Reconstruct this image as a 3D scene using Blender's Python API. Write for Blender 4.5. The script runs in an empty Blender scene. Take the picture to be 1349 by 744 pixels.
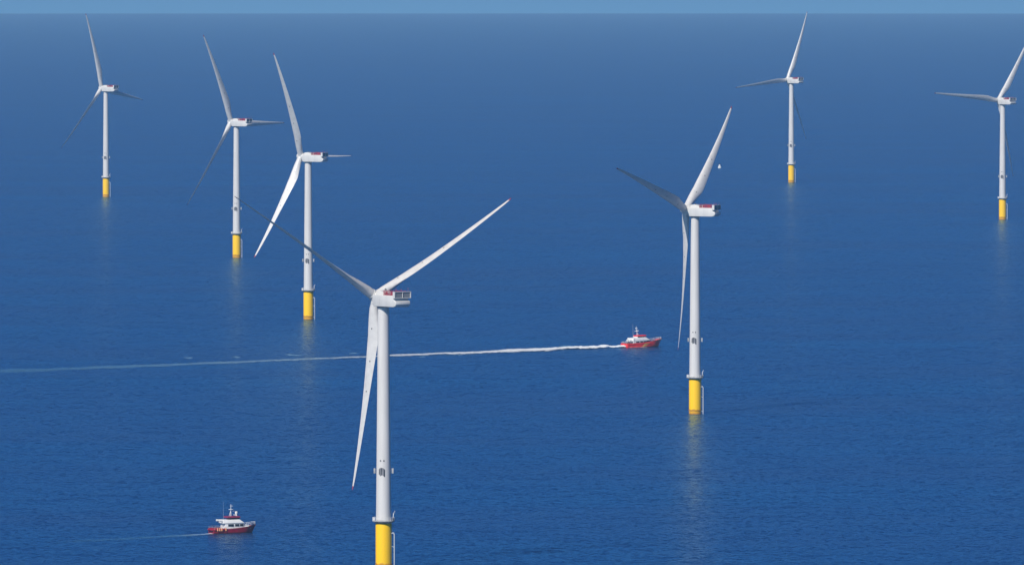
import bpy, bmesh, math, random
from mathutils import Vector, Matrix, noise

SC = bpy.context.scene
COL = SC.collection
PI = math.pi
R_EARTH = 7.4e6                      # effective radius of the sea's curve, metres

# ------------------------------------------------------------------ camera
CAM_H, F_PX, PITCH = 254.73, 11493.4, 0.039087
W_PX, H_PX = 1349.0, 744.0
cd = bpy.data.cameras.new('camera')
cam = bpy.data.objects.new('camera', cd)
COL.objects.link(cam)
cam.location = (0, 0, CAM_H)
cam.rotation_euler = (PI / 2 - PITCH, 0, 0)
cd.sensor_fit = 'HORIZONTAL'
cd.sensor_width = 36.0
cd.lens = F_PX / W_PX * 36.0
cd.clip_start = 5.0
cd.clip_end = 250000.0
SC.camera = cam

# ------------------------------------------------------------------ sky and sun
SUN_ELEV, SUN_LEFT = math.radians(41), math.radians(31)   # sun stands behind the camera, to its left
world = bpy.data.worlds.new('World')
SC.world = world
world.use_nodes = True
wn = world.node_tree
bg = wn.nodes['Background']
sky = wn.nodes.new('ShaderNodeTexSky')
sky.sky_type = 'NISHITA'
sky.sun_disc = False
sky.sun_elevation = SUN_ELEV
to_sun = Vector((-math.sin(SUN_LEFT) * math.cos(SUN_ELEV), -math.cos(SUN_LEFT) * math.cos(SUN_ELEV), math.sin(SUN_ELEV)))
sky.sun_rotation = math.atan2(to_sun.x, to_sun.y)
sky.altitude = 0
sky.air_density = 0.5
sky.dust_density = 0.1
sky.ozone_density = 9.0
grade = wn.nodes.new('ShaderNodeMix')          # deep polarised blue of the sky
grade.data_type, grade.blend_type = 'RGBA', 'MULTIPLY'
grade.inputs['Factor'].default_value = 1.0
grade.inputs[7].default_value = (0.12, 0.83, 1.34, 1)
wn.links.new(sky.outputs[0], grade.inputs[6])
wn.links.new(grade.outputs[2], bg.inputs[0])
bg.inputs[1].default_value = 0.051
sd = bpy.data.lights.new('sun', 'SUN')
sun = bpy.data.objects.new('sun', sd)
COL.objects.link(sun)
sd.energy = 4.9
sd.angle = math.radians(0.53)
sd.color = (1.0, 0.945, 0.865)
sun.rotation_euler = (-to_sun).to_track_quat('-Z', 'Y').to_euler()
SC.view_settings.view_transform = 'Standard'
SC.view_settings.look = 'None'
SC.view_settings.exposure = 0.0
SC.view_settings.gamma = 1.0
SC.cycles.max_bounces = 6
SC.cycles.sample_clamp_indirect = 1.5
SC.cycles.volume_bounces = 1
SC.cycles.use_denoising = True

# ------------------------------------------------------------------ materials
def new_mat(name):
    m = bpy.data.materials.new(name)
    m.use_nodes = True
    return m, m.node_tree, m.node_tree.nodes['Principled BSDF']

def N(nt, kind, **kw):
    n = nt.nodes.new(kind)
    for k, v in kw.items():
        setattr(n, k, v)
    return n

def ramp(nt, stops):
    r = nt.nodes.new('ShaderNodeValToRGB')
    e = r.color_ramp.elements
    while len(e) < len(stops):
        e.new(0.5)
    for el, (p, c) in zip(e, stops):
        el.position = p
        el.color = (*c, 1) if len(c) == 3 else c
    return r

def paint(name, c, rough=0.45, var=0.08, scale=0.35, streak=True, metal=0.0):
    """painted or metal surface with faint weather variation"""
    m, nt, b = new_mat(name)
    tc = N(nt, 'ShaderNodeTexCoord')
    mp = N(nt, 'ShaderNodeMapping')
    mp.inputs['Scale'].default_value = (1, 1, 0.12 if streak else 1)
    nz = N(nt, 'ShaderNodeTexNoise')
    nz.inputs['Scale'].default_value = scale
    nz.inputs['Detail'].default_value = 6
    nt.links.new(tc.outputs['Object'], mp.inputs[0])
    nt.links.new(mp.outputs[0], nz.inputs['Vector'])
    lo = tuple(x * (1 - var * 1.6) for x in c)
    hi = tuple(min(0.9, x * (1 + var * 0.6)) for x in c)
    r = ramp(nt, [(0.3, lo), (0.62, hi)])
    nt.links.new(nz.outputs[0], r.inputs[0])
    nt.links.new(r.outputs[0], b.inputs['Base Color'])
    b.inputs['Roughness'].default_value = rough
    b.inputs['Metallic'].default_value = metal
    return m

M = {
    'tower': paint('tower_paint', (0.64, 0.625, 0.605), 0.42, 0.05, 0.5),
    'blade': paint('blade_gelcoat', (0.64, 0.63, 0.615), 0.38, 0.06, 0.4, False),
    'nacelle': paint('nacelle_gelcoat', (0.62, 0.615, 0.60), 0.4, 0.04, 0.5),
    'white': paint('white_metal', (0.72, 0.73, 0.74), 0.5, 0.08, 1.0),
    'grey': paint('galvanised_grey', (0.36, 0.37, 0.38), 0.55, 0.15, 1.2),
    'landing': paint('landing_grey', (0.50, 0.52, 0.55), 0.5, 0.1, 1.0),
    'dark': paint('dark_grey', (0.05, 0.055, 0.065), 0.6, 0.2, 1.0),
    'mid': paint('mid_grey', (0.19, 0.19, 0.21), 0.6, 0.1, 1.0),
    'red': paint('red_paint', (0.33, 0.03, 0.055), 0.5, 0.12, 1.0),
    'hullred': paint('hull_red', (0.86, 0.018, 0.016), 0.32, 0.1, 0.6),
    'hullcrimson': paint('hull_crimson', (0.30, 0.008, 0.025), 0.35, 0.15, 0.6),
    'antifoul': paint('antifouling', (0.10, 0.012, 0.02), 0.6, 0.2, 0.8),
    'boatwhite': paint('boat_white', (0.78, 0.78, 0.77), 0.35, 0.06, 1.0),
    'maroon': paint('maroon_canopy', (0.22, 0.012, 0.06), 0.5, 0.15, 1.0),
    'orange': paint('orange_fender', (0.85, 0.36, 0.18), 0.6, 0.15, 2.0),
    'yellowmark': paint('yellow_mark', (0.75, 0.52, 0.10), 0.5, 0.1, 1.0),
    'deck': paint('deck_grey', (0.22, 0.22, 0.23), 0.7, 0.15, 1.0),
    'navy': paint('navy_blue', (0.02, 0.035, 0.11), 0.5, 0.1, 1.0),
}
def glass_mat():
    m, nt, b = new_mat('dark_glass')
    nz = N(nt, 'ShaderNodeTexNoise')
    nz.inputs['Scale'].default_value = 1.5
    r = ramp(nt, [(0.3, (0.008, 0.012, 0.02)), (0.7, (0.03, 0.04, 0.055))])
    nt.links.new(nz.outputs[0], r.inputs[0])
    nt.links.new(r.outputs[0], b.inputs['Base Color'])
    b.inputs['Roughness'].default_value = 0.08
    return m
M['glass'] = glass_mat()

def yellow_mat():
    m, nt, b = new_mat('foundation_yellow')
    tc = N(nt, 'ShaderNodeTexCoord')
    sx = N(nt, 'ShaderNodeSeparateXYZ')
    nt.links.new(tc.outputs['Object'], sx.inputs[0])
    nz = N(nt, 'ShaderNodeTexNoise')
    nz.inputs['Scale'].default_value = 0.7
    nz.inputs['Detail'].default_value = 5
    nt.links.new(tc.outputs['Object'], nz.inputs['Vector'])
    ad = N(nt, 'ShaderNodeMath', operation='MULTIPLY_ADD')       # z + noise * 1.6
    nt.links.new(nz.outputs[0], ad.inputs[0])
    ad.inputs[1].default_value = 1.6
    nt.links.new(sx.outputs['Z'], ad.inputs[2])
    mr = N(nt, 'ShaderNodeMapRange')
    mr.inputs['From Min'].default_value = -1.0
    mr.inputs['From Max'].default_value = 9.0
    nt.links.new(ad.outputs[0], mr.inputs['Value'])
    Y = (0.93, 0.56, 0.001)
    r = ramp(nt, [(0.10, (0.10, 0.07, 0.02)), (0.20, (0.52, 0.24, 0.015)), (0.33, (0.74, 0.40, 0.008)),
                  (0.40, (0.40, 0.17, 0.02)), (0.46, Y), (0.9, Y)])
    nt.links.new(mr.outputs[0], r.inputs[0])
    nt.links.new(r.outputs[0], b.inputs['Base Color'])
    b.inputs['Roughness'].default_value = 0.5
    b.inputs['Specular IOR Level'].default_value = 0.25
    return m
M['yellow'] = yellow_mat()

def radiator_mat():
    m, nt, b = new_mat('radiator_fins')
    tc = N(nt, 'ShaderNodeTexCoord')
    wv = N(nt, 'ShaderNodeTexWave', bands_direction='Y')
    wv.inputs['Scale'].default_value = 1.3
    nt.links.new(tc.outputs['Object'], wv.inputs[0])
    r = ramp(nt, [(0.2, (0.07, 0.08, 0.10)), (0.8, (0.34, 0.36, 0.39))])
    nt.links.new(wv.outputs[0], r.inputs[0])
    nt.links.new(r.outputs[0], b.inputs['Base Color'])
    b.inputs['Roughness'].default_value = 0.5
    return m
M['radiator'] = radiator_mat()

def sea_mat():
    m, nt, b = new_mat('sea_water')
    L = nt.links.new
    geo = N(nt, 'ShaderNodeNewGeometry')
    def slopes(scale, stretch, rot, detail, rough, amp):
        mp = N(nt, 'ShaderNodeMapping')
        mp.inputs['Rotation'].default_value = (0, 0, rot)
        mp.inputs['Scale'].default_value = (scale, scale * stretch, 0)
        L(geo.outputs['Position'], mp.inputs[0])
        nz = N(nt, 'ShaderNodeTexNoise')
        nz.inputs['Scale'].default_value = 1
        nz.inputs['Detail'].default_value = detail
        nz.inputs['Roughness'].default_value = rough
        L(mp.outputs[0], nz.inputs['Vector'])
        s = N(nt, 'ShaderNodeVectorMath', operation='SUBTRACT')
        L(nz.outputs['Color'], s.inputs[0])
        s.inputs[1].default_value = (0.5, 0.5, 0.5)
        k = N(nt, 'ShaderNodeVectorMath', operation='MULTIPLY')
        L(s.outputs[0], k.inputs[0])
        k.inputs[1].default_value = (amp, amp, 0)
        return k, nz
    a, na = slopes(0.36, 1.6, 0.3, 4, 0.62, WAVE_AMP)
    c, nc = slopes(0.045, 1.8, -0.15, 3, 0.55, WAVE_AMP * 0.22)
    d, ndd = slopes(0.0017, 3.0, 0.1, 3, 0.55, 0.0)
    s1 = N(nt, 'ShaderNodeVectorMath', operation='ADD')
    L(a.outputs[0], s1.inputs[0]); L(c.outputs[0], s1.inputs[1])
    s2 = N(nt, 'ShaderNodeVectorMath', operation='ADD')
    L(s1.outputs[0], s2.inputs[0]); L(geo.outputs['Normal'], s2.inputs[1])
    nn = N(nt, 'ShaderNodeVectorMath', operation='NORMALIZE')
    L(s2.outputs[0], nn.inputs[0])
    nt.nodes.remove(b)
    df = N(nt, 'ShaderNodeSubsurfaceScattering', falloff='BURLEY')       # light coming back up out of the water
    df.inputs['Scale'].default_value = 1.0
    df.inputs['Radius'].default_value = (10, 50, 75)
    d2 = N(nt, 'ShaderNodeBsdfDiffuse')
    hm = N(nt, 'ShaderNodeMixShader')
    hm.inputs[0].default_value = 0.3
    L(df.outputs[0], hm.inputs[1]); L(d2.outputs[0], hm.inputs[2])
    gl = N(nt, 'ShaderNodeBsdfAnisotropic')   # the ruffled surface
    gl.inputs['Color'].default_value = (*SEA_TINT, 1)
    fr = N(nt, 'ShaderNodeFresnel')
    fr.inputs['IOR'].default_value = 1.33
    fm = N(nt, 'ShaderNodeMath', operation='MULTIPLY_ADD')
    fm.inputs[1].default_value, fm.inputs[2].default_value = SEA_FRES, SEA_F0
    mx = N(nt, 'ShaderNodeMixShader')
    for q in (df, d2, gl, fr): L(nn.outputs[0], q.inputs['Normal'])
    L(fr.outputs[0], fm.inputs[0]); L(fm.outputs[0], mx.inputs[0])
    L(hm.outputs[0], mx.inputs[1]); L(gl.outputs[0], mx.inputs[2])
    L(mx.outputs[0], nt.nodes['Material Output'].inputs['Surface'])
    # broad wind lanes change how rough the surface is
    mr = N(nt, 'ShaderNodeMapRange')
    mr.inputs['From Min'].default_value = 0.3
    mr.inputs['From Max'].default_value = 0.7
    mr.inputs['To Min'].default_value = SEA_ROUGH * 0.8
    mr.inputs['To Max'].default_value = SEA_ROUGH * 1.2
    L(ndd.outputs[0], mr.inputs['Value'])
    L(mr.outputs[0], gl.inputs['Roughness'])
    # upwelling colour of the water body: clearer and siltier drifts
    r = ramp(nt, [(0.3, tuple(x * 0.93 for x in SEA_COL)), (0.7, tuple(x * 1.07 for x in SEA_COL))])
    L(ndd.outputs[0], r.inputs[0])
    L(r.outputs[0], df.inputs['Color']); L(r.outputs[0], d2.inputs['Color'])
    return m
WAVE_AMP, SEA_ROUGH, SEA_COL, SEA_F0, SEA_FRES = 1.25, 0.22, (0.0001, 0.030, 0.135), 0.03, 0.60
SEA_TINT = (0.62, 0.91, 1.0)
M['sea'] = sea_mat()

def foam_mat(name, density, col=(0.78, 0.82, 0.85)):
    """broken white water: the gaps between the bubbles are open"""
    m, nt, b = new_mat(name)
    L = nt.links.new
    geo = N(nt, 'ShaderNodeNewGeometry')
    nz = N(nt, 'ShaderNodeTexNoise')
    nz.inputs['Scale'].default_value = 0.22
    nz.inputs['Detail'].default_value = 7
    nz.inputs['Roughness'].default_value = 0.7
    L(geo.outputs['Position'], nz.inputs['Vector'])
    at = N(nt, 'ShaderNodeAttribute', attribute_name='cover')
    # alpha = smoothstep around (1 - cover)
    sm = N(nt, 'ShaderNodeMath', operation='ADD')
    L(nz.outputs[0], sm.inputs[0]); L(at.outputs['Fac'], sm.inputs[1])
    mr = N(nt, 'ShaderNodeMapRange', interpolation_type='SMOOTHSTEP')
    mr.inputs['From Min'].default_value = 0.80
    mr.inputs['From Max'].default_value = 1.15
    mr.inputs['To Max'].default_value = density
    L(sm.outputs[0], mr.inputs['Value'])
    ad = N(nt, 'ShaderNodeAttribute', attribute_name='thickness')
    mu = N(nt, 'ShaderNodeMath', operation='MULTIPLY')
    L(mr.outputs[0], mu.inputs[0]); L(ad.outputs['Fac'], mu.inputs[1])
    L(mu.outputs[0], b.inputs['Alpha'])
    cr = ramp(nt, [(0.15, (0.16, 0.46, 0.60)), (0.75, col)])    # old wake: only aerated, turquoise water
    L(ad.outputs['Fac'], cr.inputs[0]); L(cr.outputs[0], b.inputs['Base Color'])
    b.inputs['Roughness'].default_value = 0.9
    return m
M['foam'] = foam_mat('wake_foam_water', 1.0)

# ------------------------------------------------------------------ helpers
def drop(x, y):
    return -(x * x + y * y) / (2 * R_EARTH)

def at(px, py, up=0.0):
    """point of the sea surface that stands at a picture coordinate of the 1349 x 744 photograph"""
    dx, du = (px - W_PX / 2) / F_PX, -(py - H_PX / 2) / F_PX
    c, s = math.cos(PITCH), math.sin(PITCH)
    d = Vector((dx, c + du * s, -s + du * c))
    # CAM_H + t*dz = -t^2 (dx^2+dy^2) / 2R
    A, B, Cc = (d.x ** 2 + d.y ** 2) / (2 * R_EARTH), d.z, CAM_H
    t = (-B - math.sqrt(B * B - 4 * A * Cc)) / (2 * A)
    return Vector((d.x * t, d.y * t, CAM_H + d.z * t + up))

class MB:
    """collects shapes for ONE mesh object"""
    def __init__(self):
        self.v, self.f, self.mi = [], [], []
    def add(self, vs, fs, mi=0):
        n = len(self.v)
        self.v += [tuple(p) for p in vs]
        self.f += [tuple(i + n for i in f) for f in fs]
        self.mi += [mi] * len(fs)
        return self
    def box(self, lo, hi, mi=0, mat=None):
        x0, y0, z0 = lo; x1, y1, z1 = hi
        vs = [Vector(p) for p in ((x0, y0, z0), (x1, y0, z0), (x1, y1, z0), (x0, y1, z0), (x0, y0, z1), (x1, y0, z1), (x1, y1, z1), (x0, y1, z1))]
        if mat: vs = [mat @ p for p in vs]
        return self.add(vs, [(0, 3, 2, 1), (4, 5, 6, 7), (0, 1, 5, 4), (1, 2, 6, 5), (2, 3, 7, 6), (3, 0, 4, 7)], mi)
    def tube(self, a, b, r, r2=None, n=8, mi=0):
        a, b = Vector(a), Vector(b)
        r2 = r if r2 is None else r2
        q = (b - a).to_track_quat('Z', 'Y')
        vs = []
        for p, rr in ((a, r), (b, r2)):
            for i in range(n):
                t = 2 * PI * i / n
                vs.append(p + q @ Vector((rr * math.cos(t), rr * math.sin(t), 0)))
        fs = [(i, (i + 1) % n, n + (i + 1) % n, n + i) for i in range(n)]
        fs += [tuple(reversed(range(n))), tuple(range(n, 2 * n))]
        return self.add(vs, fs, mi)
    def lathe(self, prof, n=48, axis='Z', mi=0, off=(0, 0, 0)):
        """prof: list of (radius, height)"""
        vs, fs = [], []
        for r, h in prof:
            for i in range(n):
                t = 2 * PI * i / n
                p = (r * math.cos(t), r * math.sin(t), h) if axis == 'Z' else (h, r * math.cos(t), r * math.sin(t))
                vs.append(Vector(p) + Vector(off))
        for j in range(len(prof) - 1):
            for i in range(n):
                q = (j * n + i, j * n + (i + 1) % n, (j + 1) * n + (i + 1) % n, (j + 1) * n + i)
                fs.append(q)
        fs.append(tuple(reversed(range(n))))
        fs.append(tuple(range((len(prof) - 1) * n, len(prof) * n)))
        return self.add(vs, fs, mi)
    def prism(self, pts, y0, y1, mi=0):
        """outline in x,z swept along y"""
        n = len(pts)
        vs = [(x, y0, z) for x, z in pts] + [(x, y1, z) for x, z in pts]
        fs = [tuple(range(n)), tuple(reversed(range(n, 2 * n)))]
        fs += [(i, n + i, n + (i + 1) % n, (i + 1) % n) for i in range(n)]
        return self.add(vs, fs, mi)
    def build(self, name, mats, parent=None, bevel=0.0, smooth=35):
        me = bpy.data.meshes.new(name)
        me.from_pydata(self.v, [], self.f)
        mats = mats if isinstance(mats, (list, tuple)) else [mats]
        for m in mats: me.materials.append(m)
        for p, i in zip(me.polygons, self.mi): p.material_index = i
        bm = bmesh.new(); bm.from_mesh(me)
        bmesh.ops.recalc_face_normals(bm, faces=bm.faces)
        if bevel:
            es = [e for e in bm.edges if len(e.link_faces) == 2 and e.calc_face_angle(0) > 0.5]
            bmesh.ops.bevel(bm, geom=es, offset=bevel, segments=3, affect='EDGES', profile=0.5, clamp_overlap=True)
        bm.to_mesh(me); bm.free()
        for p in me.polygons: p.use_smooth = True
        me.set_sharp_from_angle(angle=math.radians(smooth))
        o = bpy.data.objects.new(name, me)
        COL.objects.link(o)
        o.parent = parent
        return o

def empty(name, loc=(0, 0, 0), rz=0.0):
    o = bpy.data.objects.new(name, None)
    COL.objects.link(o)
    o.empty_display_size = 5
    o.location = loc
    o.rotation_euler = (0, 0, rz)
    return o

def tag(o, label=None, cat=None, group=None, kind=None):
    if label: o['label'] = label
    if cat: o['category'] = cat
    if group: o['group'] = group
    if kind: o['kind'] = kind

# ------------------------------------------------------------------ the sea: one curved sheet out past the horizon
def build_sea():
    rings = [60 + 190 * i for i in range(64)] + [12200 + 900 * i for i in range(1, 76)]
    nseg = 360
    vs, fs = [(0, 0, 0)], []
    for r in rings:
        for k in range(nseg):
            t = 2 * PI * k / nseg
            x, y = r * math.cos(t), r * math.sin(t)
            vs.append((x, y, drop(x, y)))
    for k in range(nseg):
        fs.append((0, 1 + k, 1 + (k + 1) % nseg))
    for j in range(len(rings) - 1):
        b0, b1 = 1 + j * nseg, 1 + (j + 1) * nseg
        for k in range(nseg):
            fs.append((b0 + k, b1 + k, b1 + (k + 1) % nseg, b0 + (k + 1) % nseg))
    me = bpy.data.meshes.new('sea')
    me.from_pydata(vs, [], fs)
    me.materials.append(M['sea'])
    for p in me.polygons: p.use_smooth = True
    o = bpy.data.objects.new('sea', me)
    COL.objects.link(o)
    tag(o, kind='structure')
    return rings[-1]
R_SEA = build_sea()

# ------------------------------------------------------------------ the air
def build_haze():
    z0, z1, r = drop(R_SEA, 0) - 1.0, CAM_H + 4.0, R_SEA + 900
    mb = MB().box((-r, -r, z0), (r, r, z1))
    m = bpy.data.materials.new('haze_air')
    m.use_nodes = True
    nt = m.node_tree
    nt.nodes.remove(nt.nodes['Principled BSDF'])
    pv = nt.nodes.new('ShaderNodeVolumePrincipled')
    pv.inputs['Color'].default_value = (*HAZE_COL, 1)
    pv.inputs['Density'].default_value = HAZE_DENSITY
    pv.inputs['Anisotropy'].default_value = 0.0
    nt.links.new(pv.outputs[0], nt.nodes['Material Output'].inputs['Volume'])
    o = mb.build('haze', m)
    tag(o, kind='stuff')
HAZE_COL, HAZE_DENSITY = (0.36, 0.66, 0.92), 2.4e-5
build_haze()

# ------------------------------------------------------------------ wind turbine
HUB_Z, TILT, OVERHANG = 110.25, 0.095, 5.6
BL, PRE = 80.26, 6.23
def interp(tab, r):
    for (a, va), (b, vb) in zip(tab, tab[1:]):
        if r <= b:
            t = max(0.0, (r - a) / (b - a))
            return va + (vb - va) * t
    return tab[-1][1]
CHORD = [(1.6, 4.0), (5, 4.05), (10, 4.9), (16, 5.75), (20, 5.7), (27, 5.1), (40, 3.95), (55, 2.8), (70, 1.7), (77, 1.2), (79.3, 0.8), (80.26, 0.3)]
THICK = [(1.6, 1), (5, 1), (10, 0.7), (16, 0.42), (27, 0.30), (40, 0.25), (60, 0.21), (80.26, 0.18)]
ROUND = [(1.6, 1), (5, 1), (16, 0), (81, 0)]
TWIST = [(1.6, 14), (16, 13), (30, 7.5), (50, 3), (80.26, 0)]
def axial(r):
    return 0.036 * r + (PRE - 0.036 * BL) * (r / BL) ** 2.4

def blade_section(r, pitch):
    c, th, w, b = interp(CHORD, r), interp(THICK, r), interp(ROUND, r), math.radians(interp(TWIST, r)) + pitch
    n, pts = 28, []
    le = 0.5 * w + 0.31 * (1 - w)            # share of the chord ahead of the pitch axis
    for i in range(n):
        t = 2 * PI * i / n
        xx = 0.5 - 0.5 * math.cos(t)          # 0 at the leading edge, 1 at the trailing edge
        q = max(xx, 0.0)
        af = 5 * th * (0.2969 * math.sqrt(q) - 0.126 * q - 0.3516 * q * q + 0.2843 * q ** 3 - 0.1015 * q ** 4)
        cb = 0.05 * (1 - w) * 4 * xx * (1 - xx)
        sgn = 1 if math.sin(t) >= 0 else -1
        yy = (1 - w) * (sgn * af - cb) + w * 0.5 * th * math.sin(t)
        u, v = (le - xx) * c, yy * c          # u ahead, v upwind
        # ahead = +Y turned upwind (+X) by b
        X = u * math.sin(b) + v * math.cos(b)
        Y = u * math.cos(b) - v * math.sin(b)
        pts.append(Vector((X + axial(r), Y, r)))
    return pts

TIP_FROM = 78.7
def make_blade_mesh(pitch):
    rs = [1.6, 3, 5, 7, 9, 11, 13, 16, 19, 23, 27, 32, 38, 44, 50, 56, 62, 67, 71, 74.5, TIP_FROM]
    out = []
    for rr in (rs, [TIP_FROM, 79.3, 79.9, 80.26]):
        mb = MB(); vs, fs = [], []
        n = 28
        for r in rr: vs += blade_section(r, pitch)
        for j in range(len(rr) - 1):
            for i in range(n):
                fs.append((j * n + i, j * n + (i + 1) % n, (j + 1) * n + (i + 1) % n, (j + 1) * n + i))
        fs += [tuple(range(n)), tuple(range((len(rr) - 1) * n, len(rr) * n))]
        mb.add(vs, fs)
        out.append(mb)
    dots = []
    for r in (13.0, 26.5, 39.0):
        s = blade_section(r, pitch)
        mid = (s[7] + s[21]) / 2
        d = (s[7] - s[21]).normalized()
        th = (s[7] - s[21]).length / 2
        dots.append(MB().tube(mid - d * (th + 0.05), mid + d * (th + 0.05), 0.30, n=12))
    return out[0], out[1], dots

def curved_patch(mb, cols, radius_at, ang0, mi_of):
    """cols: list of (u0,u1,z00,z01,z10,z11) strips wrapped round the tower, u in metres along the wall"""
    for k, (u0, u1, b0, b1, t0, t1) in enumerate(cols):
        vs = []
        for u, z in ((u0, b0), (u1, b1), (u1, t1), (u0, t0)):
            rr = radius_at(z) + 0.03
            a = ang0 + u / rr
            vs.append((rr * math.cos(a), rr * math.sin(a), z))
        mb.add(vs, [(0, 1, 2, 3)], mi_of(k))

def tower_r(z):
    return 3.13 + (2.30 - 3.13) * (z - 20) / 87.0

TURBINE_PARTS = {}
def tower_parts(root):
    """all parts that do not turn with the nacelle"""
    mb = MB()
    prof = []
    for z in (19.9, 42, 64, 86, 107.2):
        prof.append((tower_r(z), z))
    mb.lathe(prof, 64)
    tw = mb.build('tower', M['tower'], root)
    # tower section joints, thin flange rings
    for z in (42.0, 64.0, 86.0):
        fl = MB()
        fl.lathe([(tower_r(z) - 0.02, z - 0.09), (tower_r(z) + 0.025, z - 0.09), (tower_r(z) + 0.025, z + 0.09), (tower_r(z) - 0.02, z + 0.09)], 64)
        fl.build('flange', M['tower'], tw)
    # identification mark: dark shield with rounded top and notched foot
    A0 = -PI / 2 - 0.24
    cols = []
    n = 14; wd = 2.75
    for i in range(n):
        u0, u1 = -wd / 2 + wd * i / n, -wd / 2 + wd * (i + 1) / n
        def top(u):
            q = u / (wd / 2)
            return 41.6 - 0.1 - (0.75 * max(0, abs(q) - 0.35) ** 2 * 2.2 if q < 0 else 1.25 * max(0, q - 0.25) ** 1.4)
        def bot(u):
            q = u / (wd / 2)
            if q < -0.62: return 38.75
            return 38.0 + 0.5 * max(0, 1 - ((q - 0.15) / 0.55) ** 2) - 0.25 * q
        cols.append((u0, u1, bot(u0 + 1e-4), bot(u1 - 1e-4), top(u0), top(u1)))
    em = MB()
    curved_patch(em, cols, tower_r, A0, lambda k: [0, 1, 0, 1, 1, 0, 0, 1, 1, 1, 1, 0, 0, 0][k])
    em.add([], [])
    # dark bar across the foot of the mark and a dark tongue from its top
    for u0, u1, z0, z1 in ((-0.2, 0.14, 40.0, 41.3),):
        rr = tower_r(40) + 0.06
        em.add([(rr * math.cos(A0 + u / rr), rr * math.sin(A0 + u / rr), z) for u, z in ((u0, z0), (u1, z0), (u1, z1), (u0, z1))], [(0, 1, 2, 3)], 0)
    em.build('identification_mark', [M['dark'], M['mid']], tw)
    for u in (-0.55, 0.85):
        rr = tower_r(44.3) + 0.02
        q = MB()
        q.add([(r2 * math.cos(A0 + uu / rr), r2 * math.sin(A0 + uu / rr), z) for r2 in (rr - 0.02, rr + 0.06) for uu, z in ((u - 0.26, 44.1), (u + 0.26, 44.1), (u + 0.26, 44.65), (u - 0.26, 44.65))],
              [(0, 1, 2, 3), (4, 5, 6, 7), (0, 1, 5, 4), (1, 2, 6, 5), (2, 3, 7, 6), (3, 0, 4, 7)])
        q.build('marker_light', M['dark'], tw)
    for s in (-1, 1):
        q = MB()
        r = tower_r(40)
        q.box((s * (r - 0.05) if s > 0 else -(r + 0.42), -0.35, 39.5), (s * (r + 0.42) if s > 0 else -(r - 0.05), -0.2, 39.65))
        q.box((s * (r - 0.05) if s > 0 else -(r + 0.42), -0.35, 40.7), (s * (r + 0.42) if s > 0 else -(r - 0.05), -0.2, 40.85))
        x0 = r + 0.35
        q.box((min(s * x0, s * (x0 + 0.8)), -0.7, 39.1), (max(s * x0, s * (x0 + 0.8)), 0.25, 41.2), 1)
        q.build('bracket_box', [M['mid'], M['grey']], tw, bevel=0.04)
    # foundation
    tp = MB().lathe([(3.3, -14), (3.3, 18.3), (3.22, 18.75), (3.05, 18.8)], 64).build('transition_piece', M['yellow'], root)
    MB().lathe([(3.36, 1.75), (3.52, 1.8), (3.52, 2.15), (3.36, 2.2)], 64).build('splash_ring', M['yellow'], tp)
    MB().lathe([(3.1, 18.8), (3.1, 19.55)], 48).build('grout_collar', M['mid'], root)
    pf = MB().lathe([(3.1, 19.5), (4.5, 19.55), (4.62, 19.6), (4.62, 19.9), (4.5, 19.96), (3.1, 19.97)], 48)
    for k in range(12):
        a = 2 * PI * k / 12
        pf.tube((3.1 * math.cos(a), 3.1 * math.sin(a), 18.85), (4.4 * math.cos(a), 4.4 * math.sin(a), 19.55), 0.09, n=6)
    pfo = pf.build('platform', M['grey'], root)
    rl = MB()
    npost = 22
    for k in range(npost):
        a = 2 * PI * k / npost
        x, y = 4.5 * math.cos(a), 4.5 * math.sin(a)
        rl.tube((x, y, 19.9), (x, y, 21.25), 0.06, n=6)
        a2 = 2 * PI * (k + 1) / npost
        for z in (20.25, 20.6, 20.95, 21.25):
            rl.tube((x, y, z), (4.5 * math.cos(a2), 4.5 * math.sin(a2), z), 0.05, n=5)
    rl.build('railing', M['white'], pfo)
    cr = MB()
    cx, cy = 3.95, -0.9
    cr.tube((cx, cy, 19.9), (cx, cy, 22.9), 0.16, n=10)
    cr.tube((cx, cy, 22.8), (cx + 0.7, cy - 0.9, 24.0), 0.11, 0.07, n=8)
    cr.tube((cx, cy, 21.6), (cx + 0.45, cy - 0.5, 23.4), 0.05, n=6)
    cr.tube((cx + 0.68, cy - 0.88, 23.95), (cx + 0.68, cy - 0.88, 22.9), 0.03, n=5)
    cr.build('davit_crane', M['white'], pfo)
    kb = MB()
    kb.box((3.5, -2.3, 19.97), (4.2, -1.6, 21.0))
    kb.build('equipment_cabinet', M['dark'], pfo, bevel=0.04)
    kb = MB()
    kb.box((-4.15, -1.9, 19.97), (-3.5, -1.3, 21.3))
    kb.build('equipment_cabinet', M['boatwhite'], pfo, bevel=0.04)
    # boat landing
    bl = MB()
    for y in (-1.25, 0.35):
        bl.tube((4.35, y, -6), (4.35, y, 14.2), 0.23, n=12)
        bl.tube((4.35, y, 14.2), (4.0, y, 15.0), 0.23, 0.2, n=12)
        bl.tube((4.0, y, 15.0), (3.2, y, 14.6), 0.2, 0.2, n=10)
        for z in (1.2, 9.0):
            bl.tube((4.35, y, z), (3.1, y * 0.8, z + 0.5), 0.09, n=8)
    for k in range(40):
        z = -1 + k * 0.42
        bl.tube((4.35, -0.75, z), (4.35, -0.15, z), 0.035, n=5)
    for y in (-0.75, -0.15):
        bl.tube((4.35, y, -2), (4.35, y, 14.5), 0.05, n=6)
    bl.build('boat_landing', M['landing'], root)
    ld = MB()
    for y in (-0.75, -0.15):
        ld.tube((3.55, y, 15.5), (3.55, y, 19.6), 0.05, n=6)
    for k in range(10):
        ld.tube((3.55, -0.75, 15.7 + k * 0.4), (3.55, -0.15, 15.7 + k * 0.4), 0.035, n=5)
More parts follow.
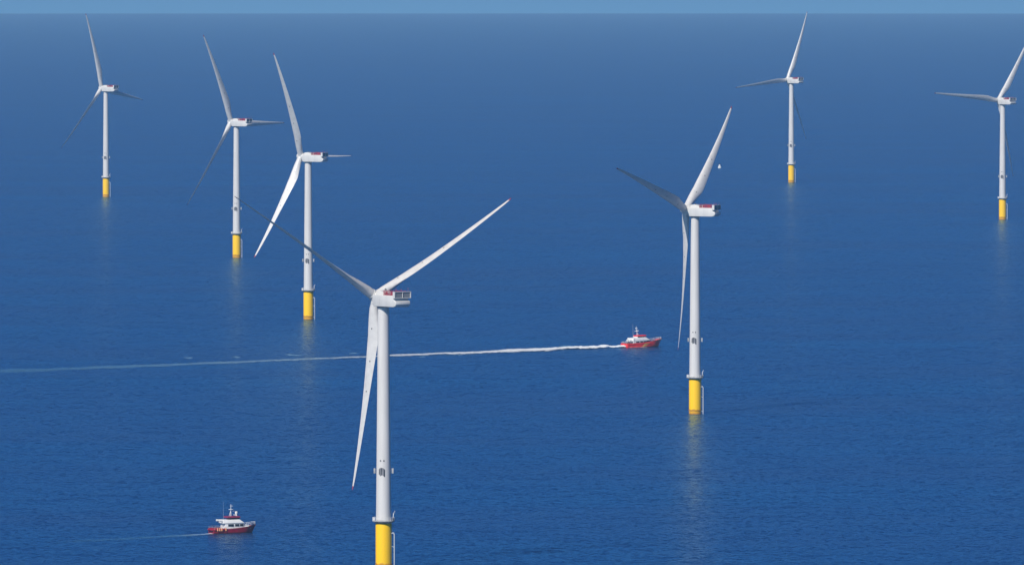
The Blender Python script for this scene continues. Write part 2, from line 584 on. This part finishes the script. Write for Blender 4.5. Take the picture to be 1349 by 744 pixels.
    ld.build('ladder', M['mid'], root)

def nacelle_parts(root):
    """+X upwind, origin at hub height on the tower axis"""
    parts = []
    zc = -0.35
    body = MB().prism([(2.7, -2.25 + zc), (2.9, 1.45 + zc), (2.5, 2.05 + zc), (-11.8, 1.95 + zc), (-12.2, 1.6 + zc), (-12.4, 0.0 + zc),
                       (-13.6, -0.3 + zc), (-13.7, -1.6 + zc), (-13.0, -2.4 + zc), (-11.6, -2.75 + zc), (1.5, -2.75 + zc)], -3.65, 3.65)
    nb = body.build('nacelle', M['nacelle'], root, bevel=0.26, smooth=50)
    parts.append(nb)
    # panel joints on the sides
    for x in (-2.2, -6.9):
        for s in (-1, 1):
            sm = MB()
            sm.box((x - 0.03, s * 3.655 - 0.008, -2.3 + zc), (x + 0.03, s * 3.655 + 0.008, 1.6 + zc))
            sm.build('panel_joint', M['grey'], nb)
    hp = MB().prism([(2.3, 1.8 + zc), (1.7, 3.5 + zc), (-0.6, 3.75 + zc), (-3.4, 2.8 + zc), (-3.8, 1.8 + zc)], -2.4, 2.4)
    hp.build('roof_fairing', M['nacelle'], nb, bevel=0.3, smooth=50)
    lm = MB()
    lm.tube((0.6, -1.5, 3.0 + zc), (0.6, -1.5, 4.5 + zc), 0.10, n=8).box((0.3, -1.8, 3.75 + zc), (0.9, -1.2, 4.2 + zc))
    lm.build('warning_light', M['dark'], nb)
    rt = 1.93 + zc
    dk = MB().box((-11.3, -2.9, rt), (-4.0, 2.9, rt + 0.22))
    dk.build('hoist_deck', M['red'], nb)
    rl = MB()
    x0, x1, yy = -11.3, -4.0, 3.0
    def seg(a, b):
        L = (Vector(b) - Vector(a)).length
        k = int(L / 0.75)
        for i in range(k + 1):
            p = Vector(a).lerp(Vector(b), i / k)
            rl.tube(p, p + Vector((0, 0, 2.15 if i % 4 == 0 else 1.75)), 0.06, n=5)
        for z in (0.35, 0.7, 1.05, 1.4, 1.75):
            rl.tube(Vector(a) + Vector((0, 0, z)), Vector(b) + Vector((0, 0, z)), 0.06, n=5)
    seg((x0, -yy, rt), (x1, -yy, rt)); seg((x0, yy, rt), (x1, yy, rt)); seg((x1, -yy, rt), (x1, yy, rt))
    for x in (-9.6, -6.3): # lattice panels
        rl.box((x - 0.7, -yy - 0.02, rt + 0.3), (x + 0.3, -yy + 0.03, rt + 1.5))
        rl.box((x - 0.7, yy - 0.03, rt + 0.3), (x + 0.3, yy + 0.02, rt + 1.5))
    rl.build('hoist_railing', M['red'], nb)
    lk = MB().box((-6.2, 0.6, rt + 0.2), (-5.0, 2.2, rt + 1.5))
    lk.build('roof_locker', M['white'], nb, bevel=0.05)
    # cooler frame across the tail
    cf = MB()
    ct, cb2 = 3.6 + zc, 0.9 + zc
    for s in (-1, 1):
        cf.box((-13.5, s * 3.95 - 0.16, cb2), (-12.15, s * 3.95 + 0.16, ct))
        cf.box((-12.8, min(s * 3.4, s * 3.8), cb2 + 0.1), (-12.0, max(s * 3.4, s * 3.8), cb2 + 0.4))
    cf.box((-13.5, -3.8, ct - 0.22), (-12.6, 3.8, ct))
    cf.box((-13.5, -3.8, cb2), (-12.6, 3.8, cb2 + 0.2))
    for y in (0.0,):
        cf.box((-13.5, y - 0.05, cb2 + 0.2), (-13.1, y + 0.07, ct - 0.22))
    cfo = cf.build('cooler_frame', M['nacelle'], nb)
    for y in (-1.9, 1.9):
        MB().box((-13.25, y - 1.82, cb2 + 0.22), (-12.8, y + 1.82, ct - 0.24)).build('radiator', M['radiator'], nb)
    an = MB()
    an.tube((-12.9, -3.0, ct), (-12.9, -3.0, ct + 1.5), 0.05, n=6).tube((-12.9, -3.3, ct + 1.3), (-12.9, -2.7, ct + 1.3), 0.04, n=6)
    an.build('wind_sensor', M['red'], nb)
    an = MB().tube((-12.9, 3.0, ct), (-12.9, 3.0, ct + 1.5), 0.05, n=6)
    an.build('lightning_rod', M['red'], nb)
    an = MB().tube((-12.9, 0.4, ct), (-12.9, 0.4, ct + 0.9), 0.05, n=6).box((-13.0, 0.25, ct + 0.6), (-12.8, 0.55, ct + 0.95))
    an.build('wind_sensor', M['red'], nb)
    # yaw skirt under the nacelle
    yk = MB().lathe([(2.3, -3.3 + zc), (2.75, -3.1 + zc), (2.75, -2.6 + zc)], 40).build('yaw_skirt', M['mid'], root)
    parts.append(yk)
    return parts

def hub_mesh():
    mb = MB()
    prof = [(1.9, -2.9), (2.35, -2.6), (2.6, -1.6), (2.65, 0), (2.45, 1.3), (1.9, 2.4), (1.1, 3.1), (0.05, 3.35)]
    mb.lathe(prof, 40, axis='X')
    for k in range(3):                       # collars that the blades leave from
        a = k * 2 * PI / 3
        d = Vector((0, -math.sin(a), math.cos(a)))
        mb.tube(d * 1.4, d * 2.75, 2.2, 2.12, n=32)
    return mb

GROUP = 'offshore wind turbines standing in the sea'
# x, distance, yaw, rotor angle, blade setting, label
PT_RUN, PT_MID, PT_FEATHER, PT_FEATHER3 = math.radians(15), math.radians(36), math.radians(87), math.radians(84)
TURBINES = [
    (-52.303, 3548.654, 0.636, -1.023, PT_FEATHER, 'largest and nearest white wind turbine, its yellow foot cut off at the bottom'),
    (-413.192, 8876.527, 0.963, -0.350, PT_RUN, 'small far white wind turbine, leftmost of all, one blade up near the horizon'),
    (-224.765, 7117.648, 0.948, -0.490, PT_RUN, 'white wind turbine second from the left, its tower touched by another turbine\'s dark blade'),
    (-138.612, 5933.028, 1.073, -0.499, PT_FEATHER3, 'white wind turbine third from the left, one bright blade pointing down left'),
    (99.358, 4729.807, 1.095, 0.822, PT_MID, 'tall white wind turbine just right of the bright red boat, one blade dark grey'),
    (301.949, 9429.240, 0.858, 0.421, PT_RUN, 'small far white wind turbine second from the right, near the white buoy'),
    (457.123, 8127.094, 0.751, 0.611, PT_RUN, 'white wind turbine at the right edge, its upper blade running out of the picture'),
]
proto = None
blade_cache = {}
def link_copy(o, parent):
    c = o.copy()
    COL.objects.link(c)
    c.parent = parent
    for ch in [q for q in o.children]:
        link_copy(ch, c)
    return c

def blade_obj(pitch, parent):
    if pitch not in blade_cache:
        b, t, dots = make_blade_mesh(pitch)
        bo = b.build('blade', M['blade'], parent, smooth=60)
        t.build('blade_tip', M['red'], bo, smooth=60)
        for d in dots: d.build('lightning_receptor', M['dark'], bo)
        blade_cache[pitch] = bo
        return bo
    return link_copy(blade_cache[pitch], parent)

fixed0, nac0, hub0 = [], [], None
for i, (x, D, yaw, th, pitch, label) in enumerate(TURBINES):
    root = empty('wind_turbine', (x, D, drop(x, D)))
    tag(root, label, 'wind turbine', GROUP)
    if i == 0:
        tower_parts(root)
        fixed0 = list(root.children)
        nac0 = nacelle_parts(root)
        hub0 = hub_mesh().build('hub', M['nacelle'], root, smooth=50)
        nac, hub = nac0, hub0
    else:
        for o in fixed0: link_copy(o, root)
        nac = [link_copy(o, root) for o in nac0]
        hub = link_copy(hub0, root)
    Rz = Matrix.Rotation(yaw + PI / 2, 4, 'Z')
    base = Matrix.Translation((0, 0, HUB_Z)) @ Rz
    for o in nac: o.matrix_basis = base
    rot = base @ Matrix.Rotation(-TILT, 4, 'Y') @ Matrix.Translation((OVERHANG, 0, 0)) @ Matrix.Rotation(th, 4, 'X')
    hub.matrix_basis = rot
    for k in range(3):
        b = blade_obj(pitch, root)
        b.matrix_basis = rot @ Matrix.Rotation(k * 2 * PI / 3, 4, 'X')

# ------------------------------------------------------------------ boats
def hull(name, L, beam, fb_stern, fb_bow, mats, parent, bul=0.0, flare=0.25, draft=1.2, rake=2.6):
    """lofted hull, +X is the bow, z=0 the water"""
    mb = MB()
    n = 22
    rows = []
    for i in range(n + 1):
        t = i / n
        x = -L / 2 + L * t
        full = 1.0 if t < 0.55 else max(0.0, 1 - ((t - 0.55) / 0.45) ** 2.3)
        sheer = fb_stern + (fb_bow - fb_stern) * max(0, (t - 0.25) / 0.75) ** 1.7
        hw = beam / 2 * (0.93 + 0.07 * min(1, t * 4)) * max(full, 0.03)
        wl = hw * (1 - flare * max(0, (t - 0.3) / 0.7))
        xr = rake * max(0, (t - 0.7) / 0.3) ** 1.5           # the foot of the bow stands back
        rows.append([(x - xr, 0.0, -draft * (1 if t < 0.8 else 1 - (t - 0.8) * 3)), (x - xr, wl * 0.85, -draft * 0.4), (x - xr * 0.8, wl, 0.35),
                     (x - xr * 0.45, wl + (hw - wl) * 0.5, sheer * 0.5), (x, hw, sheer), (x, max(0.02, hw - 0.12), sheer), (x, max(0.01, hw - 0.14), sheer - 0.75)])
    m = len(rows[0])
    vs, fs, mi = [], [], []
    for s in (-1, 1):
        off = len(vs)
        for r in rows: vs += [(p[0], s * p[1], p[2]) for p in r]
        for i in range(n):
            for j in range(m - 1):
                fs.append((off + i * m + j, off + (i + 1) * m + j, off + (i + 1) * m + j + 1, off + i * m + j + 1))
                mi.append(1 if j < 2 else (2 if j >= 4 else 0))
    k = (n + 1) * m
    fs.append(tuple(range(0, 5)) + tuple(reversed(range(k, k + 5)))); mi.append(0)       # transom
    for i in range(n):                                                                     # deck
        a, b = i * m + m - 1, (i + 1) * m + m - 1
        fs.append((a, b, k + b, k + a)); mi.append(3)
    a = MB(); a.v, a.f, a.mi = vs, fs, mi
    return a.build(name, mats, parent, smooth=40)

def slab(mb, pts_lo, pts_hi, z0, z1, mi=0):
    """block with different outlines low and high: (x0,x1,halfwidth)"""
    vs = []
    for (x0, x1, hw), z in ((pts_lo, z0), (pts_hi, z1)):
        vs += [(x0, -hw, z), (x1, -hw * 0.82, z), (x1, hw * 0.82, z), (x0, hw, z)]
    mb.add(vs, [(0, 3, 2, 1), (4, 5, 6, 7), (0, 1, 5, 4), (1, 2, 6, 5), (2, 3, 7, 6), (3, 0, 4, 7)], mi)
    return mb

def rail(mb, pts, h, r=0.035, step=1.2, bars=(0.5, 1.0)):
    for a, b in zip(pts, pts[1:]):
        a, b = Vector(a), Vector(b)
        k = max(1, int((b - a).length / step))
        for i in range(k + 1):
            p = a.lerp(b, i / k)
            mb.tube(p, p + Vector((0, 0, h)), r, n=5)
        for f in bars:
            mb.tube(a + Vector((0, 0, h * f)), b + Vector((0, 0, h * f)), r, n=5)

def crew_boat():
    p = at(847.0, 457.0)
    root = empty('crew_boat', p, math.radians(33))
    root.rotation_euler = (0, math.radians(-1.8), math.radians(33))
    root.scale = (1.12, 1.08, 1.10)
    tag(root, 'bright red and white boat speeding ahead of a long white wake', 'boat', 'boats among the turbines')
    h = hull('hull', 25.5, 7.6, 2.8, 4.4, [M['hullred'], M['antifoul'], M['hullred'], M['deck']], root, flare=0.15)
    q = MB()                                       # yellow flash on both sides
    for s in (-1, 1):
        q = MB()
        q.add([(-2.9, s * 3.83, 0.6), (-1.9, s * 3.83, 0.6), (0.6, s * 3.86, 2.35), (-0.9, s * 3.86, 2.35)], [(0, 1, 2, 3)])
        q.add([(-1.0, s * 3.835, 0.9), (-0.5, s * 3.835, 0.9), (2.2, s * 3.86, 2.4), (1.5, s * 3.86, 2.4)], [(0, 1, 2, 3)])
        q.build('side_flash', M['yellowmark'], h)
    for s in (-1, 1):
        MB().tube((-12.2, s * 3.76, 1.9), (3, s * 3.84, 2.05), 0.12).build('rubbing_strake', M['hullcrimson'], h)
    bf = MB().tube((11.6, -1.9, 3.9), (12.9, -0.2, 4.0), 0.28).tube((12.9, -0.2, 4.0), (12.9, 0.2, 4.0), 0.28).tube((12.9, 0.2, 4.0), (11.6, 1.9, 3.9), 0.28)
    bf.build('bow_fender', M['dark'], h)
    cab = slab(MB(), (-7.6, 3.2, 3.2), (-7.6, 2.0, 3.1), 1.8, 4.0)
    co = cab.build('cabin', M['boatwhite'], root, bevel=0.12)
    up = slab(MB(), (-8.6, 3.6, 3.3), (-8.2, 0.8, 2.9), 4.0, 5.7)
    up.build('upper_cabin', M['boatwhite'], co, bevel=0.15)
    for x0, x1 in ((-6.6, -4.4), (-3.6, -1.8), (-1.2, 1.0)):
        for s in (-1, 1):
            hw = 3.2 - 0.58 * ((x0 + x1) / 2 + 7.6) / 10.8
            w = MB().add([(x0, s * (hw + 0.3), 2.9), (x1, s * (hw + 0.08), 2.9), (x1, s * (hw + 0.05), 3.6), (x0, s * (hw + 0.27), 3.6)], [(0, 1, 2, 3)])
            w = MB().box((x0, min(s * (hw - 0.3), s * (hw + 0.16)), 2.95), (x1, max(s * (hw - 0.3), s * (hw + 0.16)), 3.65))
            w.build('window', M['glass'], co)
    fw = slab(MB(), (1.2, 3.5, 2.95), (1.2, 2.6, 2.9), 3.0, 3.85)
    fw.build('windscreen', M['glass'], co)
    wh = slab(MB(), (-5.0, 0.9, 2.1), (-4.8, 1.2, 2.15), 5.7, 6.55)
    wo = wh.build('wheelhouse', M['boatwhite'], root, bevel=0.06)
    wb = slab(MB(), (-4.6, 1.02, 2.16), (-4.6, 1.3, 2.21), 5.85, 6.45)
    wb.build('window_band', M['glass'], wo)
    rr = slab(MB(), (-5.2, 1.5, 2.4), (-4.8, 1.0, 2.0), 6.55, 7.05)
    rr.build('wheelhouse_roof', M['hullred'], wo, bevel=0.12)
    ms = MB()
    ms.tube((-3.6, -0.5, 7.0), (-4.2, 0, 12.2), 0.16, 0.07).tube((-3.6, 0.5, 7.0), (-4.2, 0, 10.0), 0.14, 0.08).tube((-2.4, 0, 7.0), (-4.1, 0, 9.6), 0.12, 0.08)
    ms.box((-4.7, -1.1, 9.3), (-3.3, 1.1, 9.5)).box((-4.5, -0.8, 10.7), (-3.8, 0.8, 10.85)).box((-3.7, -1.2, 9.6), (-3.3, 1.2, 9.85))
    ms.tube((-4.2, -0.7, 10.8), (-4.2, -0.7, 11.5), 0.12).tube((-4.2, 0.7, 10.8), (-4.2, 0.7, 11.5), 0.12)
    ms.build('mast', M['boatwhite'], root)
    MB().tube((-7.9, -2.2, 5.7), (-7.9, -2.2, 14.0), 0.05, 0.02, n=6).tube((-7.9, -2.2, 5.7), (-7.9, -2.2, 7.0), 0.12, n=6).build('whip_antenna', M['boatwhite'], root)
    lr = MB().tube((-10.0, -1.6, 4.5), (-8.9, -1.6, 4.5), 0.42, n=12)
    lr.box((-10.2, -2.6, 3.95), (-8.2, 2.6, 4.08))
    lr.tube((-10.0, 1.4, 4.5), (-8.9, 1.4, 4.5), 0.42, n=12)
    lr.build('life_raft_canister', M['boatwhite'], root)
    fr = MB()
    rail(fr, [(-8.0, -3.6, 2.6), (-12.4, -3.5, 2.6), (-12.4, 3.5, 2.6), (-8.0, 3.6, 2.6)], 1.1)
    fr.build('stern_rail', M['boatwhite'], root)
    fb = MB()
    rail(fb, [(3.5, -3.3, 3.0), (7.5, -3.0, 3.4), (10.5, -2.0, 3.9), (12.3, -0.4, 4.2), (12.3, 0.4, 4.2), (10.5, 2.0, 3.9), (7.5, 3.0, 3.4), (3.5, 3.3, 3.0)], 1.0, r=0.05)
    fb.build('bow_rail', M['boatwhite'], root)
    bx = MB().box((5.0, -1.6, 2.3), (7.6, 1.6, 3.9))
    bx.build('deck_box', M['navy'], root, bevel=0.08)
    MB().box((-11.8, -2.2, 1.7), (-10.2, -0.4, 3.4)).build('deck_locker', M['antifoul'], root, bevel=0.08)
    MB().box((-11.5, 0.4, 1.7), (-9.6, 2.4, 3.1)).build('deck_locker', M['antifoul'], root, bevel=0.08)
    for s in (-1, 1):
        MB().box((-8.3, s * 2.9 - 0.4, 1.8), (-7.7, s * 2.9 + 0.4, 5.6)).build('exhaust_casing', M['boatwhite'], root, bevel=0.06)
    return root

def guard_boat():
    p = at(307.5, 701.5)
    root = empty('guard_boat', p, math.radians(24))
    root.scale = (1.06, 1.08, 1.10)
    tag(root, 'dark crimson and white boat near the bottom left, moving slowly', 'boat', 'boats among the turbines')
    h = hull('hull', 19.6, 6.2, 1.9, 3.2, [M['hullcrimson'], M['antifoul'], M['hullcrimson'], M['deck']], root, rake=1.8)
    for s in (-1, 1):
        MB().tube((-4, s * 3.1, 1.6), (1.5, s * 3.1, 1.75), 0.09).build('rubbing_strake', M['maroon'], h)
    # rounded fender tubes round the stern
    fd = MB()
    pts = [(-4.6, -3.2, 1.7), (-9.4, -3.05, 1.7), (-10.3, -1.6, 1.6), (-10.3, 1.6, 1.6), (-9.4, 3.05, 1.7), (-4.6, 3.2, 1.7)]
    for a, b in zip(pts, pts[1:]): fd.tube(a, b, 0.42, n=12)
    for a in pts: fd.lathe([(0.01, -0.42), (0.3, -0.3), (0.42, 0), (0.3, 0.3), (0.01, 0.42)], 12, off=a)
    fd.build('stern_fender', M['hullcrimson'], root)
    for (x, y) in ((-8.3, -3.42), (-7.4, -3.42), (-6.5, -3.42), (-4.7, -3.42)):
        MB().tube((x, y, 2.35), (x, y - 0.1, 1.15), 0.26, 0.26, n=10).build('buoy_fender', M['orange'], root)
    cab = slab(MB(), (-4.8, 4.4, 2.6), (-4.6, 3.7, 2.5), 1.4, 4.0)
    co = cab.build('cabin', M['boatwhite'], root, bevel=0.12)
    for x0, x1 in ((-3.3, -0.9), (-0.2, 1.6), (2.0, 3.5)):
        for s in (-1, 1):
            hw = 2.55 - 0.46 * ((x0 + x1) / 2 + 4.8) / 9.2
            hw1 = hw + 0.09
            MB().box((x0, min(s * (hw - 0.4), s * hw1), 2.75), (x1, max(s * (hw - 0.4), s * hw1), 3.65)).build('window', M['glass'], co)
    MB().box((4.0, -1.7, 2.9), (4.16, 1.7, 3.6)).build('windscreen', M['glass'], co)
    ud = slab(MB(), (-5.6, 4.1, 2.8), (-5.4, 2.0, 2.35), 4.0, 5.4)
    uo = ud.build('upper_deckhouse', M['boatwhite'], root, bevel=0.1)
    for s in (-1, 1):
        MB().tube((-5.6, s * 1.8, 5.0), (-6.8, s * 1.8, 5.1), 0.38, n=12).build('life_raft_canister', M['boatwhite'], uo)
    wh = slab(MB(), (-2.4, 2.0, 1.75), (-2.4, 2.2, 1.8), 5.4, 6.1)
    wo = wh.build('wheelhouse', M['glass'], root)
    for x in (-2.4, -0.9, 0.6, 1.9):
        pass
    rf = slab(MB(), (-3.6, 2.6, 2.1), (-3.3, 2.2, 1.9), 6.1, 6.7)
    rf.build('canopy_roof', M['maroon'], wo, bevel=0.12)
    ms = MB()
    ms.tube((-1.1, 0, 5.4), (-1.1, 0, 11.4), 0.20, 0.07).tube((-1.9, 0, 6.6), (-1.1, 0, 9.2), 0.1).box((-1.7, -1.0, 9.2), (-0.5, 1.0, 9.35))
    ms.tube((-0.5, 0, 8.6), (0.4, 0, 8.6), 0.09).box((-1.3, -0.7, 10.6), (-0.5, 0.7, 10.7))
    ms.build('mast', M['boatwhite'], root)
    rd = MB().lathe([(0.45, 6.7), (0.35, 7.4), (0.5, 7.5), (0.62, 7.9), (0.5, 8.35), (0.15, 8.55)], 20, off=(1.3, 0.1, 0))
    rd.box((0.3, -0.9, 7.0), (0.7, 0.9, 7.25))
    rd.build('radar_dome', M['boatwhite'], wo)
    MB().tube((-5.2, -1.9, 5.4), (-5.2, -1.9, 12.6), 0.05, 0.02, n=6).build('whip_antenna', M['grey'], root)
    fb = MB()
    rail(fb, [(4.2, -2.7, 2.3), (6.8, -2.2, 2.7), (8.6, -1.1, 3.05), (9.5, -0.2, 3.2), (9.5, 0.2, 3.2), (8.6, 1.1, 3.05), (6.8, 2.2, 2.7), (4.2, 2.7, 2.3)], 1.1, r=0.06)
    fb.build('bow_rail', M['boatwhite'], root)
    MB().box((8.0, -0.9, 2.6), (8.9, 0.9, 3.7)).build('anchor_winch', M['navy'], root, bevel=0.1)
    bw = slab(MB(), (4.2, 7.0, 2.1), (4.2, 6.4, 1.8), 1.8, 2.9)
    bw.build('foredeck_trunk', M['boatwhite'], root, bevel=0.1)
    for s in (-1, 1):
        rs = MB()
        rail(rs, [(-9.6, s * 2.9, 1.8), (-5.0, s * 3.0, 1.8)], 1.0, r=0.05)
        rs.build('stern_rail', M['grey'], root)
    return root
crew_boat()
guard_boat()

# ------------------------------------------------------------------ wakes: broken foam, raised where it is thrown up
def wake(name, pts, seed, extra=()):
    """pts: (px, py, half width m, height m, cover 0..1) from the boat outwards"""
    random.seed(seed)
    P = [(at(a, b), w, h, c, k) for a, b, w, h, c, k in pts]
    vs, fs, cov, thk = [], [], [], []
    across = 10
    rows = 0
    for (p0, w0, h0, c0, k0), (p1, w1, h1, c1, k1) in zip(P, P[1:]):
        L = (p1 - p0).length
        k = max(2, int(L / 1.6))
        d = (p1 - p0).normalized()
        side = Vector((-d.y, d.x, 0))
        for i in range(k):
            t = i / k
            p = p0.lerp(p1, t); w = w0 + (w1 - w0) * t; h = h0 + (h1 - h0) * t; c = c0 + (c1 - c0) * t
            w *= 0.9 + 0.6 * noise.noise(Vector((p.x * 0.05, p.y * 0.05, seed)))
            for j in range(across + 1):
                u = -1 + 2 * j / across
                q = p + side * (w * u)
                n1 = 0.5 + 0.5 * noise.fractal(Vector((q.x * 0.18, q.y * 0.18, seed + 3)), 0.9, 2.0, 4)
                z = drop(q.x, q.y) + 0.08 + h * max(0, 1 - u * u) ** 0.8 * max(0.0, n1) * 1.3
                vs.append((q.x, q.y, z))
                cov.append(c * max(0.0, 1 - abs(u) ** 3)); thk.append(k0 + (k1 - k0) * t)
            rows += 1
    m = across + 1
    for i in range(rows - 1):
        for j in range(across):
            fs.append((i * m + j, (i + 1) * m + j, (i + 1) * m + j + 1, i * m + j + 1))
    for (a, b, ln, wd) in extra:                 # single breaking crests beside the wake
        for q in range(3):
            p = at(a + random.uniform(-5, 5) , b + random.uniform(-0.7, 0.7))
            n0 = len(vs)
            l2, w2 = ln * random.uniform(0.3, 0.9), wd * random.uniform(0.4, 0.9)
            for j in range(9):
                u = -1 + j / 4
                for s in (-1, 1):
                    x = p.x + u * l2; y = p.y + s * w2 * (1 - u * u) + random.uniform(-1, 1) + u * ln * 0.3
                    vs.append((x, y, drop(x, y) + 0.15 + (0.3 if s > 0 else 0)))
                    cov.append(0.55); thk.append(0.28)
            for j in range(8):
                fs.append((n0 + 2 * j, n0 + 2 * j + 2, n0 + 2 * j + 3, n0 + 2 * j + 1))
    me = bpy.data.meshes.new(name)
    me.from_pydata(vs, [], fs)
    at_ = me.attributes.new('cover', 'FLOAT', 'POINT')
    for i, c in enumerate(cov): at_.data[i].value = c
    a2 = me.attributes.new('thickness', 'FLOAT', 'POINT')
    for i, c in enumerate(thk): a2.data[i].value = c
    me.materials.append(M['foam'])
    for p in me.polygons: p.use_smooth = True
    o = bpy.data.objects.new(name, me)
    COL.objects.link(o)
    tag(o, kind='stuff')
    return o

wake('wake_foam', [(826, 457.6, 3.5, 1.4, 0.85, 1), (818, 457.8, 4.5, 1.7, 0.9, 1), (800, 457.6, 5, 1.9, 0.9, 1), (780, 458.2, 13, 1.6, 0.82, 1), (750, 459.0, 19, 1.2, 0.74, 0.95),
              (700, 461.2, 20, 0.9, 0.67, 0.9), (640, 464.0, 18, 0.5, 0.62, 0.85), (560, 466.8, 13, 0.45, 0.60, 0.8), (480, 470.0, 13, 0.3, 0.58, 0.62),
              (400, 473.2, 15, 0.2, 0.60, 0.40), (250, 479.5, 18, 0.15, 0.60, 0.28), (100, 485.5, 22, 0.1, 0.62, 0.19), (-60, 491.0, 26, 0.1, 0.62, 0.14)], 5,
     extra=[(248, 472.0, 2.2, 3), (315, 470.6, 2.4, 3), (380, 467.6, 3.6, 3), (392, 468.4, 2.4, 2), (467, 465.8, 2.0, 2), (555, 470.6, 2.0, 3), (603, 468.0, 1.6, 2), (745, 456.4, 4.0, 2.5)])
wake('wake_foam', [(279, 703.0, 2.0, 0.4, 0.75, 0.9), (268, 703.8, 3.0, 0.3, 0.70, 0.5), (235, 705.4, 5, 0.1, 0.62, 0.22), (170, 709.0, 8, 0.05, 0.58, 0.13), (90, 713.0, 11, 0.05, 0.55, 0.08), (60, 715.0, 12, 0.05, 0.5, 0.0)], 9)

def bow_wave(name, px, py, L, half, rz, h, cover):
    """foam that hugs the waterline of the running hull, on both sides"""
    vs, fs, cov = [], [], []
    p0 = at(px, py)
    c, s = math.cos(rz), math.sin(rz)
    for sd_ in (-1, 1):
        n0 = len(vs)
        for i in range(41):
            t = i / 40
            x = L * (0.42 - 0.9 * t)
            yb = half * min(1, 0.25 + 1.6 * t) * 0.93
            hh = h * (0.5 + 0.7 * abs(noise.noise(Vector((x * 0.7, sd_, 4))))) * (1 - 0.5 * t)
            for j, (dy, z) in enumerate(((-0.15, hh), (0.35, hh * 0.8), (0.9 + t, 0.1))):
                X, Y = x, sd_ * (yb + dy)
                vs.append((p0.x + X * c - Y * s, p0.y + X * s + Y * c, p0.z + z + 0.05))
                cov.append(cover if j < 2 else cover * 0.6)
        for i in range(40):
            for j in range(2):
                fs.append((n0 + i * 3 + j, n0 + (i + 1) * 3 + j, n0 + (i + 1) * 3 + j + 1, n0 + i * 3 + j + 1))
    me = bpy.data.meshes.new(name)
    me.from_pydata(vs, [], fs)
    at_ = me.attributes.new('cover', 'FLOAT', 'POINT')
    for i, cc in enumerate(cov): at_.data[i].value = cc
    a2 = me.attributes.new('thickness', 'FLOAT', 'POINT')
    for i in range(len(cov)): a2.data[i].value = 1.0
    me.materials.append(M['foam'])
    o = bpy.data.objects.new(name, me)
    COL.objects.link(o)
    tag(o, kind='stuff')
bow_wave('bow_wave_foam', 845.5, 457.0, 25.5, 3.6, math.radians(33), 0.8, 0.75)

# ------------------------------------------------------------------ far buoy
def buoy():
    p = at(948, 221.5)
    root = empty('buoy', p)
    tag(root, 'tiny white buoy with a dark top floating between the two right-hand towers', 'buoy')
    MB().lathe([(0.6, -1.2), (1.7, -0.8), (1.9, 0.2), (1.9, 1.3), (1.5, 1.8), (0.3, 1.9)], 24).build('float', M['boatwhite'], root)
    f = MB()
    for a in range(4):
        t = a * PI / 2 + 0.4
        f.tube((1.2 * math.cos(t), 1.2 * math.sin(t), 1.7), (0.6 * math.cos(t), 0.6 * math.sin(t), 4.0), 0.16, n=6)
    f.lathe([(1.0, 2.2), (0.9, 3.9)], 16)
    f.build('lattice_tower', M['boatwhite'], root)
    MB().lathe([(0.8, 4.0), (0.85, 4.9), (0.3, 5.3)], 16).build('top_mark', M['dark'], root)
buoy()
